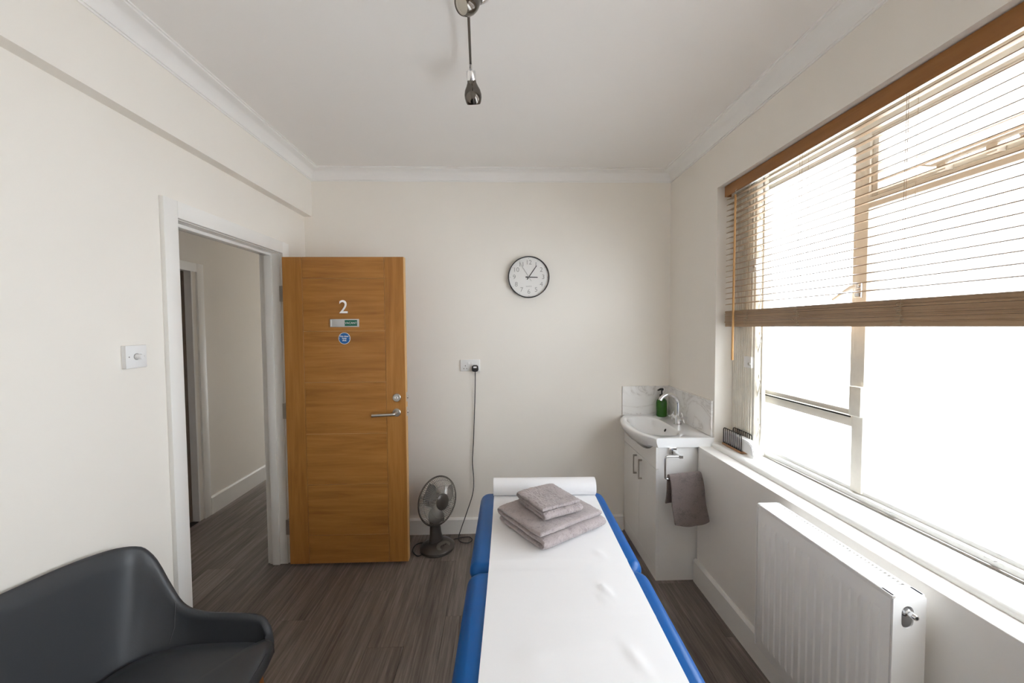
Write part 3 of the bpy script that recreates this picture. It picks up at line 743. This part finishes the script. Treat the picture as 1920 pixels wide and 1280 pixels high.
add('frame', box(NB(), CX0+.05, CX1-.05, 1.42, 1.95, CZ-CTH-.03, CZ-CTH+.001, .003), M_['couchframe'], ch, CR)
for sx in (CX0+.09, CX1-.09):
    for yl in (.30, 1.75):
        add('leg', tube(NB(), [(sx, yl, 0), (sx, yl, CZ-CTH-.028)], .019, 12), M_['couchframe'], ch, CR)
for yl in (.30, 1.75): add('cross_bar', tube(NB(), [(CX0+.09, yl, .14), (CX1-.09, yl, .14)], .014, 10), M_['couchframe'], ch, CR)
for sx in (CX0+.09, CX1-.09): add('side_rail', tube(NB(), [(sx, .30, .14), (sx, 1.75, .14)], .014, 10), M_['couchframe'], ch, CR)
# paper sheet with its roll
pr = root('paper_roll', 'white couch paper roll with its sheet pulled along the couch', 'paper roll', CR @ Matrix.Translation((.20, 1.97, CZ)))
PX0, PX1 = -.060, .457
bm = NB(); RR = .043; RYc, RZc = 1.962, CZ+RR+.0022
prof = [(.018, 0), (RR-.002, 0), (RR, .001), (RR, PX1-PX0-.001), (RR-.002, PX1-PX0), (.018, PX1-PX0), (.018, 0)]
lathe(bm, prof, Matrix.Translation((PX0, RYc, RZc)) @ Matrix.Rotation(PI/2, 4, 'Y'), 48)
add('roll', bm, M_['paper'], pr, CR, smooth=40)
bm = NB(); NX, NYp = 40, 150
def sheet(i, j):
    u, v = i/NX, j/NYp
    y = 1.945-(1.945-.11)*v
    xl = PX0+.003+.004*math.sin(v*5); xr = PX1-.003-.004*math.sin(v*4)
    x_ = xl+(xr-xl)*u
    z = CZ+.0022
    gap = math.exp(-((y-1.359)/.030)**2)                        # dips a little over the joint
    z += -.0015*gap
    z += .0012*noise.noise(Vector((x_*5, y*3, 1.7)))+.0010
    for yc, am in ((1.40, .0022), (1.33, .0012), (1.12, .0022), (.86, .002), (.6, .002)):   # fold creases across the sheet
        z += am*math.exp(-((y-yc-.004*math.sin(x_*9))/.006)**2)
    for xc, yc, am, sx, sy in ((.36, 1.43, .005, .012, .025), (.33, 1.23, .006, .010, .035), (.315, 1.19, .004, .008, .02), (.345, .97, .005, .012, .04), (.20, 1.00, .003, .09, .012), (.08, .98, .003, .04, .05)):
        z += am*math.exp(-(((x_-xc)+.3*(y-yc))/sx)**2-((y-yc)/sy)**2)
    return Vector((x_, y, z+.0016))
gr = [[bm.verts.new(sheet(i, j)) for j in range(NYp+1)] for i in range(NX+1)]
for i in range(NX):
    for j in range(NYp): bm.faces.new((gr[i][j], gr[i][j+1], gr[i+1][j+1], gr[i+1][j]))
add('sheet', bm, M_['paper'], pr, CR, smooth=180)
# folded towels
def folded(L, W, layers, t, seedv, M, name, label, sag=.01):
    """one sheet folded to and fro: serpentine profile along L, swept over W"""
    rg = random.Random(seedv); path = []; r_ = t*.5
    for k in range(layers):
        z = t*.5+k*t*1.03; xs = [L*i/14 for i in range(15)]
        if k % 2: xs = xs[::-1]
        inset = .004*k
        for q in xs: path.append(Vector((min(max(q, inset), L-inset*.6), 0, z)))
        if k < layers-1:
            e = xs[-1]; sg_ = 1 if e > L/2 else -1
            for a in (.25, .5, .75): path.append(Vector((e+sg_*r_*1.0*math.sin(a*PI), 0, z+t*1.03*a)))
    nW = 22; bm = NB(); rows = []
    for iw in range(nW+1):
        yv = W*(iw/nW-.5); row_a = []; row_b = []
        for i, p in enumerate(path):
            tg = (path[min(i+1, len(path)-1)]-path[max(i-1, 0)]).normalized(); nrm = Vector((-tg.z, 0, tg.x))
            wob = Vector((noise.noise(Vector((p.x*9, yv*9, seedv)))*.004, noise.noise(Vector((p.x*8, p.z*30, seedv+5)))*.005, noise.noise(Vector((p.x*10, yv*10, seedv+9+p.z*10)))*.003*min(1, p.z/t)))
            ed = 1-(abs(yv)/(W/2))**10*.35
            c = Vector((p.x-L/2, yv, p.z))+wob; c.z = c.z*(1-.06*(abs(yv)/(W/2))**4)
            row_a.append(bm.verts.new(c+nrm*t*.47*ed)); row_b.append(bm.verts.new(c-nrm*t*.47*ed))
        rows.append((row_a, row_b))
    n_ = len(path)
    for (a0, b0), (a1, b1) in zip(rows, rows[1:]):
        for i in range(n_-1):
            bm.faces.new((a0[i], a0[i+1], a1[i+1], a1[i])); bm.faces.new((b0[i], b1[i], b1[i+1], b0[i+1]))
        bm.faces.new((a0[0], a1[0], b1[0], b0[0])); bm.faces.new((a0[-1], b0[-1], b1[-1], a1[-1]))
    for a, b_ in (rows[0], rows[-1]):
        for i in range(n_-1): bm.faces.new((a[i], b_[i], b_[i+1], a[i+1]))
    o = add(name, bm, M_['terry'], None, M, 80, label=label, cat='towel', group='folded towels on the couch')
    sm = o.modifiers.new('soft', 'SUBSURF'); sm.levels = 2; sm.render_levels = 2
    tx_ = bpy.data.textures.new('pile', 'CLOUDS'); tx_.noise_scale = .007
    dm = o.modifiers.new('pile', 'DISPLACE'); dm.texture = tx_; dm.strength = .0055; dm.mid_level = .5
    return o
folded(.295, .345, 3, .0215, 3, Matrix.Translation((.212, 1.662, CZ+.0105)) @ Matrix.Rotation(math.radians(123-180), 4, 'Z'), 'bath_towel', 'large folded mauve-grey bath towel lying on the couch paper')
folded(.205, .195, 3, .0160, 11, Matrix.Translation((.206, 1.668, CZ+.0805)) @ Matrix.Rotation(math.radians(118-180), 4, 'Z'), 'small_towel', 'small folded mauve-grey towel on top of the larger one')

# ------------------------------------------------------------------ lounge chair against the left wall
YC = 1.085
lc = root('lounge_chair', 'charcoal leather lounge chair with low arms beside the doorway', 'chair', Matrix.Translation((-1.12, YC, 0)))
# stations from arm front to back centre: seat-level point (x, dy), top point (x, dy, z)
stn = [((-.885, .330), (-.880, .346, .415)), ((-.900, .337), (-.897, .360, .455)), ((-.93, .340), (-.93, .368, .474)), ((-1.03, .340), (-1.03, .370, .482)), ((-1.12, .336), (-1.135, .372, .490)), ((-1.185, .322), (-1.205, .372, .525)), ((-1.235, .297), (-1.262, .372, .625)), ((-1.272, .262), (-1.312, .368, .728)), ((-1.297, .215), (-1.352, .335, .768)), ((-1.315, .13), (-1.372, .200, .800)), ((-1.322, 0), (-1.380, 0, .822))]
sb_ = catmull([(a[0], a[1], 0) for a, c in stn], 5); stp = catmull([c for a, c in stn], 5)
full = [(b_, t_, 1) for b_, t_ in zip(sb_, stp)] + [(b_, t_, -1) for b_, t_ in list(zip(sb_, stp))[-2::-1]]
bm = NB(); rows = []
for i, (b_, t_, sg_) in enumerate(full):
    B_ = Vector((b_.x, YC+sg_*b_.y, .36)); T_ = Vector((t_.x, YC+sg_*t_.y, t_.z))
    j0, j1 = max(i-1, 0), min(i+1, len(full)-1)
    tg = Vector((full[j1][1].x-full[j0][1].x, full[j1][2]*full[j1][1].y-full[j0][2]*full[j0][1].y, 0)).normalized()
    nout = Vector((tg.y, -tg.x, 0))
    if nout.dot(Vector((T_.x+1.05, T_.y-YC, 0))) < 0: nout = -nout
    row = []
    for s in (0, .15, .35, .6, .85):
        p = B_.lerp(T_, s); p -= nout*.012*math.sin(PI*s)*(-1)     # slight hollow
        row.append(p)
    th = .030
    row += [T_+Vector((0, 0, -.004))+nout*.003, T_+nout*.012+Vector((0, 0, .006)), T_+nout*.024+Vector((0, 0, .001)), T_+nout*.031+Vector((0, 0, -.014))]
    Bo = B_+nout*.045; Bo.z = .345
    for s in (.25, .55, .8, 1): row.append((T_+nout*.033+Vector((0, 0, -.02))).lerp(Bo, s))
    row.append(Vector((B_.x, B_.y, .345)))
    for p in row: p.x = max(p.x, XL+.008)
    rows.append([bm.verts.new(p) for p in row])
for a, c in zip(rows, rows[1:]):
    for k in range(len(a)): bm.faces.new((a[k], a[(k+1) % len(a)], c[(k+1) % len(a)], c[k]))
bm.faces.new(rows[0]); bm.faces.new(rows[-1][::-1])
add('backrest', bm, M_['leather'], lc, smooth=70)
# seat cushion
bm = NB(); inner = [Vector((b_.x, YC+sg_*(b_.y-.002), 0)) for b_, t_, sg_ in full]
inner = [Vector((-.842, YC+.338, 0)), Vector((-.862, YC+.349, 0))]+inner[1:-1]+[Vector((-.862, YC-.349, 0)), Vector((-.842, YC-.338, 0))]
for k in range(1, 12):                                          # bowed front edge
    t = k/12; inner.append(Vector((-.842+.030*math.sin(PI*t)**.7, (YC-.338)+(2*.338)*t, 0)))
cxs, cys = -1.06, YC
lev = [(.97, .352), (1.0, .362), (1.004, .395), (.985, .412), (.95, .423), (.8, .432), (.5, .438), (.2, .440)]
prev = None
for k, z in lev:
    ring = [bm.verts.new((cxs+(p.x-cxs)*k, cys+(p.y-cys)*k, z)) for p in inner]
    if prev:
        for i in range(len(ring)): bm.faces.new((prev[i], prev[(i+1) % len(ring)], ring[(i+1) % len(ring)], ring[i]))
    else: bm.faces.new(ring[::-1])
    prev = ring
bm.faces.new(prev)
st_ = add('seat', bm, M_['leather'], lc, smooth=60)
M_['stitch'] = plain('dark_stitching', (.05, .05, .055), .6)
add('seam', tube(NB(), [(cxs+(p.x-cxs)*.9905, cys+(p.y-cys)*.9905, .411) for p in inner[-11:]], .0014, 6), M_['stitch'], st_)
for sg_ in (1, -1):
    k = 26 if sg_ == 1 else len(rows)-27
    add('arm_seam', tube(NB(), [Vector(p) for p in ([(full[k][0].x, YC+sg_*full[k][0].y-.002*sg_, .43), ((full[k][0].x+full[k][1].x)/2, YC+sg_*((full[k][0].y+full[k][1].y)/2+.0085), (.36+full[k][1].z)/2+.01), (full[k][1].x, YC+sg_*(full[k][1].y+.002), full[k][1].z-.002)])], .0014, 6), M_['stitch'], lc)
for fx, fy, tx2, ty2 in ((-.885, .300, -.860, .325), (-.885, -.300, -.860, -.325), (-1.27, .24, -1.335, .29), (-1.27, -.24, -1.335, -.29)):
    add('leg', tube(NB(), [(tx2, YC+ty2, 0), (fx, YC+fy, .365)], [.010, .018], 14), M_['skirting_wood'], lc, label='tapered wooden leg')
add('base_board', box(NB(), -1.29, -.88, YC-.28, YC+.28, .340, .356), M_['dark'], lc, smooth=0)

# ------------------------------------------------------------------ wall clock
ck = root('wall_clock', 'round white wall clock with thin black rim on the back wall', 'clock', Matrix.Translation((.215, YB, 1.923)))
cx, cz = .215, 1.923
Mc = Matrix.Translation((cx, YB-.0003, cz)) @ Matrix.Rotation(PI/2, 4, 'X')
add('rim', lathe(NB(), [(0, 0), (.150, 0), (.1525, .004), (.1525, .034), (.150, .038), (.1465, .038), (.1455, .030), (.1455, .020), (0, .020)], Mc, 72), M_['black'], ck)
fc = add('face', lathe(NB(), [(0, .0205), (.1455, .0205), (.1455, .0215), (0, .0215)], Mc, 64), M_['clockface'], ck)
yf = YB-.0222
for h in range(1, 13):
    a = PI/2-h*PI/6; R0 = .107
    add('numeral', text_mesh(str(h), .047, TXT(cx+R0*math.cos(a), yf, cz+R0*math.sin(a)), extrude=.0002, offset=-.0004), M_['greyprint'], fc)
    add('hour_dot', disc(NB(), (cx+.137*math.cos(a), yf+.0006, cz+.137*math.sin(a)), .0018, .0006, n=10, bev=.0001), M_['black'], fc)
add('dial_lettering', text_mesh('QUARTZ', .0105, TXT(cx, yf, cz-.068), extrude=.0002), M_['greyprint'], fc)
def hand(name, ang, l1, l0, wdt, y, m):
    d = Vector((math.sin(ang), 0, math.cos(ang))); n_ = Vector((d.z, 0, -d.x)); c0 = Vector((cx, y, cz)); bm = NB()
    q = [c0-d*l0-n_*wdt, c0-d*l0+n_*wdt, c0+d*l1+n_*wdt*.8, c0+d*l1-n_*wdt*.8]
    A = [bm.verts.new(p) for p in q]; B = [bm.verts.new(p+Vector((0, -.0008, 0))) for p in q]
    for k in range(4): bm.faces.new((A[k], A[(k+1) % 4], B[(k+1) % 4], B[k]))
    bm.faces.new(A); bm.faces.new(B[::-1]); add(name, bm, m, ck, smooth=0)
hand('hour_hand', math.radians(92), .066, .024, .0036, yf-.002, M_['black'])
hand('minute_hand', math.radians(35), .101, .022, .0029, yf-.0035, M_['black'])
hand('second_hand', math.radians(328), .120, .034, .0011, yf-.005, M_['greyprint'])
add('hand_cap', disc(NB(), (cx, yf, cz), .0045, .007, n=16), M_['greyprint'], ck)

# ------------------------------------------------------------------ socket, plug, switch
so = root('double_socket', 'white double wall socket on the back wall above the fan', 'socket', Matrix.Translation((-.224, YB, 1.273)))
pl_ = add('face_plate', box(NB(), -.297, -.151, YB-.010, YB-.0002, 1.230, 1.316, .003), M_['whitepl'], so)
for cxs_ in (-.260, -.188):
    for dx, dz, w_, h_ in ((0, .008, .004, .008), (-.011, -.013, .0065, .004), (.011, -.013, .0065, .004)):
        add('pin_hole', box(NB(), cxs_+dx-w_/2, cxs_+dx+w_/2, YB-.0105, YB-.0095, 1.262+dz-h_/2, 1.262+dz+h_/2), M_['dark'], pl_, smooth=0)
for cxs_ in (-.236, -.212): add('rocker_switch', box(NB(), cxs_-.007, cxs_+.007, YB-.0135, YB-.009, 1.280, 1.300, .0015), M_['whitepl'], so)
pg = root('mains_plug', 'black three-pin plug with trailing flex in the wall socket', 'plug', Matrix.Translation((-.186, YB-.01, 1.25)))
bm = NB(); o = [(-.024, 1.235), (-.012, 1.228), (.012, 1.228), (.024, 1.235), (.024, 1.258), (.018, 1.276), (-.018, 1.276), (-.024, 1.258)]
prism(bm, [(-.186+a, c) for a, c in o], 'Y', YB-.046, YB-.0106); bmesh.ops.bevel(bm, geom=bm.edges[:], offset=.004, segments=2, affect='EDGES')
add('plug_body', bm, M_['black'], pg, smooth=40)
add('fuse_label', box(NB(), -.198, -.174, YB-.0466, YB-.0455, 1.256, 1.268), M_['white'], pg, smooth=0)
cp = catmull([(-.186, YB-.034, 1.232), (-.186, YB-.030, 1.18), (-.190, YB-.020, 1.05), (-.196, YB-.014, .90), (-.204, YB-.014, .72), (-.214, YB-.016, .55), (-.206, YB-.020, .42), (-.214, YB-.028, .31), (-.26, YB-.04, .17), (-.300, YB-.055, .06), (-.318, YB-.075, .006), (-.300, YB-.13, .005), (-.245, YB-.15, .005), (-.215, YB-.115, .005), (-.235, YB-.075, .006), (-.290, YB-.080, .008), (-.325, YB-.098, .010), (-.348, YB-.112, .012)], 8)
add('flex', tube(NB(), cp, .0032, 8), M_['black'], pg, label='thin black flex')
sw = root('dimmer_switch', 'white dimmer switch with round knob beside the doorway', 'switch', Matrix.Translation((XL, 1.545, 1.453)))
add('back_box', box(NB(), XL+.0002, XL+.0135, 1.503, 1.589, 1.410, 1.496, .002), M_['whitepl'], sw)
fp = add('face_plate', box(NB(), XL+.0132, XL+.0185, 1.5025, 1.5895, 1.4095, 1.4965, .002), M_['whitepl'], sw)
kb = add('knob', lathe(NB(), [(0, 0), (.0105, 0), (.0095, .018), (.0085, .020), (0, .020)], Matrix.Translation((XL+.0195, 1.546, 1.453)) @ Matrix.Rotation(PI/2, 4, 'Y'), 24), M_['whitepl'], sw)
add('knob_collar', lathe(NB(), [(.0105, 0), (.0125, 0), (.0125, .0012), (.0105, .0012)], Matrix.Translation((XL+.0184, 1.546, 1.453)) @ Matrix.Rotation(PI/2, 4, 'Y'), 24), M_['greyprint'], sw)
for y in (1.5155, 1.5765): add('screw', disc(NB(), (XL+.0183, y, 1.453), .0026, .0006, (1, 0, 0), 12, .0002), M_['greyprint'], fp)

# ------------------------------------------------------------------ desk fan
FM = Matrix.Translation((-.452, 2.715, 0)) @ Matrix.Rotation(math.radians(48), 4, 'Z')
fn = root('desk_fan', 'gunmetal grey desk fan standing on the floor by the door', 'fan', FM)
bm = NB(); lathe(bm, [(0, 0), (.118, 0), (.124, .006), (.122, .020), (.108, .036), (.080, .048), (.045, .056), (0, .058)], I4, 40, 1, .92)
add('base', bm, M_['fan'], fn, FM, 40)
add('base_rim', lathe(NB(), [(.1225, .019), (.1245, .022), (.120, .028), (.112, .034)], I4, 40, 1, .92), M_['fan'], fn, FM)
pn = lathe(NB(), [(0, .004), (.052, .004), (.056, 0)], Matrix.Translation((0, -.064, .045)) @ Matrix.Rotation(math.radians(24), 4, 'X'), 28, 1, .62)
pn_ = add('control_panel', pn, M_['fanlight'], fn, FM)
for k in (-1, 0, 1): add('push_button', lathe(NB(), [(0, .006), (.0055, .006), (.0065, 0)], Matrix.Translation((k*.019, -.066, .048)) @ Matrix.Rotation(math.radians(24), 4, 'X'), 12), M_['fan'], pn_, FM)
secs = [(0, .015, .052, .060, .040), (0, .018, .10, .046, .032), (0, .022, .16, .040, .030), (0, .026, .200, .043, .034)]
bm = NB(); rws = []
for x0_, y0_, z0_, rx_, ry_ in secs: rws.append([bm.verts.new((x0_+rx_*math.cos(2*PI*k/20), y0_+ry_*math.sin(2*PI*k/20), z0_)) for k in range(20)])
for a, c in zip(rws, rws[1:]):
    for k in range(20): bm.faces.new((a[k], a[(k+1) % 20], c[(k+1) % 20], c[k]))
bm.faces.new(rws[-1]); bm.faces.new(rws[0][::-1]); add('neck', bm, M_['fan'], fn, FM)
# head: axis points along local -Y, tipped up a little
HM = Matrix.Translation((0, -.012, .347)) @ Matrix.Rotation(math.radians(-7), 4, 'X') @ Matrix.Rotation(PI/2, 4, 'X')   # local Z = forward
add('motor_housing', lathe(NB(), [(0, -.125), (.030, -.122), (.050, -.105), (.056, -.070), (.052, -.035), (0, -.034)], HM, 28), M_['fan'], fn, FM @ I4)
RC = .163
add('cage_rim', tube(NB(), [HM @ Vector((RC*math.cos(2*PI*k/64), RC*math.sin(2*PI*k/64), 0)) for k in range(64)], .0058, 10, True), M_['fan'], fn, FM)
bm = NB()
for k in range(72):
    a = 2*PI*k/72; c_, s_ = math.cos(a), math.sin(a)
    tube(bm, [HM @ Vector((r_*c_, r_*s_, z_)) for r_, z_ in ((.050, .052), (.085, .050), (.125, .040), (.150, .022), (RC, .002))], .0016, 4, cap=False)
for r_, z_ in ((.105, .0455), (.142, .029)): tube(bm, [HM @ Vector((r_*math.cos(2*PI*k/48), r_*math.sin(2*PI*k/48), z_)) for k in range(48)], .0013, 4, True)
M_['fanwire'] = plain('bright_fan_wire', (.50, .48, .46), .25, .7)
add('front_cage', bm, M_['fanwire'], fn, FM, 60)
bm = NB()
for k in range(72):
    a = 2*PI*k/72; c_, s_ = math.cos(a), math.sin(a)
    tube(bm, [HM @ Vector((r_*c_, r_*s_, z_)) for r_, z_ in ((.050, -.046), (.10, -.045), (.145, -.034), (RC, -.002))], .0011, 4, cap=False)
add('rear_cage', bm, M_['fan'], fn, FM, 60)
add('hub_badge', lathe(NB(), [(0, .061), (.044, .059), (.055, .053), (.055, .048), (0, .048)], HM, 32), M_['fan'], fn, FM)
bm = NB()
for b3 in range(3):
    a0 = b3*2*PI/3; gr2 = []
    for ir in range(7):
        r_ = .028+(.142-.028)*ir/6; span = .55+.55*math.sin(PI*min(1, ir/6*.8+.1))
        rowv = []
        for ia in range(7):
            t = ia/6-.5; a = a0+span*t*1.1+.25*(ir/6); rowv.append(bm.verts.new(HM @ Vector((r_*math.cos(a), r_*math.sin(a), .010+.030*t))))
        gr2.append(rowv)
    for p, q in zip(gr2, gr2[1:]):
        for k in range(6): bm.faces.new((p[k], p[k+1], q[k+1], q[k]))
bmesh.ops.solidify(bm, geom=bm.faces[:], thickness=.0018)
add('blade', bm, plain('clear_grey_blade', (.10, .10, .10), .15), fn, FM, 60)
add('blade_hub', lathe(NB(), [(0, .036), (.022, .034), (.028, .024), (.028, -.034), (0, -.034)], HM, 24), M_['fan'], fn, FM)
add('oscillation_knob', lathe(NB(), [(0, 0), (.008, 0), (.007, .02), (0, .022)], Matrix.Translation((0, .075, .395)), 14), M_['fan'], fn, FM)
fxp = catmull([FM @ Vector(p) for p in ((.0, .10, .012), (-.06, .15, .006), (-.13, .11, .006), (-.15, .03, .006), (-.115, .015, .006))], 8)
add('flex_loop', tube(NB(), fxp, .0034, 8), M_['black'], fn, label='black flex looping behind the base')

# ------------------------------------------------------------------ ceiling spotlights
sl = root('ceiling_spotlight', 'black chrome spotlight bar hanging from the ceiling', 'light fitting', Matrix.Translation((-.085, 1.15, ZC)))
bx0 = -.100
add('ceiling_plate', lathe(NB(), [(0, 0), (.060, 0), (.058, -.018), (.050, -.024), (0, -.024)], Matrix.Translation((bx0+.012, 1.13, ZC-.0003)), 32), M_['gunmetal'], sl)
add('stem', tube(NB(), [(bx0+.012, 1.13, ZC-.02), (bx0+.012, 1.13, 2.640)], .008, 12), M_['chrome'], sl)
add('bar', tube(NB(), [(bx0+.020, .95, 2.640), (bx0+.012, 1.13, 2.640), (bx0-.013, 1.655, 2.640)], .0052, 12), M_['gunmetal'], sl)
def spot(base, dirv, name='lamp_head'):
    d = Vector(dirv).normalized(); q = d.to_track_quat('Z', 'Y').to_matrix().to_4x4(); q.translation = base
    c = add('collar', lathe(NB(), [(0, -.004), (.0185, -.004), (.0195, 0), (.0195, .028), (.0185, .030), (0, .030)], q, 24), M_['chrome'], sl)
    h = add(name, lathe(NB(), [(0, .029), (.0185, .029), (.0190, .038), (.0245, .050), (.0325, .064), (.0365, .080), (.0365, .094), (.0325, .110), (.0285, .117), (.0275, .116), (.0275, .108), (0, .108)], q, 32), M_['gunmetal'], sl)
    add('lens', lathe(NB(), [(0, .1115), (.0215, .1115), (.0225, .1135), (.0272, .1135), (.0272, .1085)], q, 28), M_['lens'], h)
    return q
e1 = Vector((bx0-.0130, 1.655, 2.640))
add('joint', tube(NB(), [e1, e1+Vector((-.001, .012, -.006)), e1+Vector((-.001, .030, -.014))], [.006, .0065, .006], 12), M_['chrome'], sl)
spot(e1+Vector((-.001, .030, -.014)), (.045, .40, -.62))
d2v = Vector((-.62, -.45, -.62)).normalized(); bs2 = Vector((-.115, 1.31, 2.60))-d2v*.112; e2 = Vector((bx0+.001, bs2.y+.004, 2.640))
add('joint', tube(NB(), [e2, e2.lerp(bs2, .5)+Vector((0, 0, .006)), bs2+d2v*.004], .006, 12), M_['chrome'], sl)
spot(bs2, d2v)
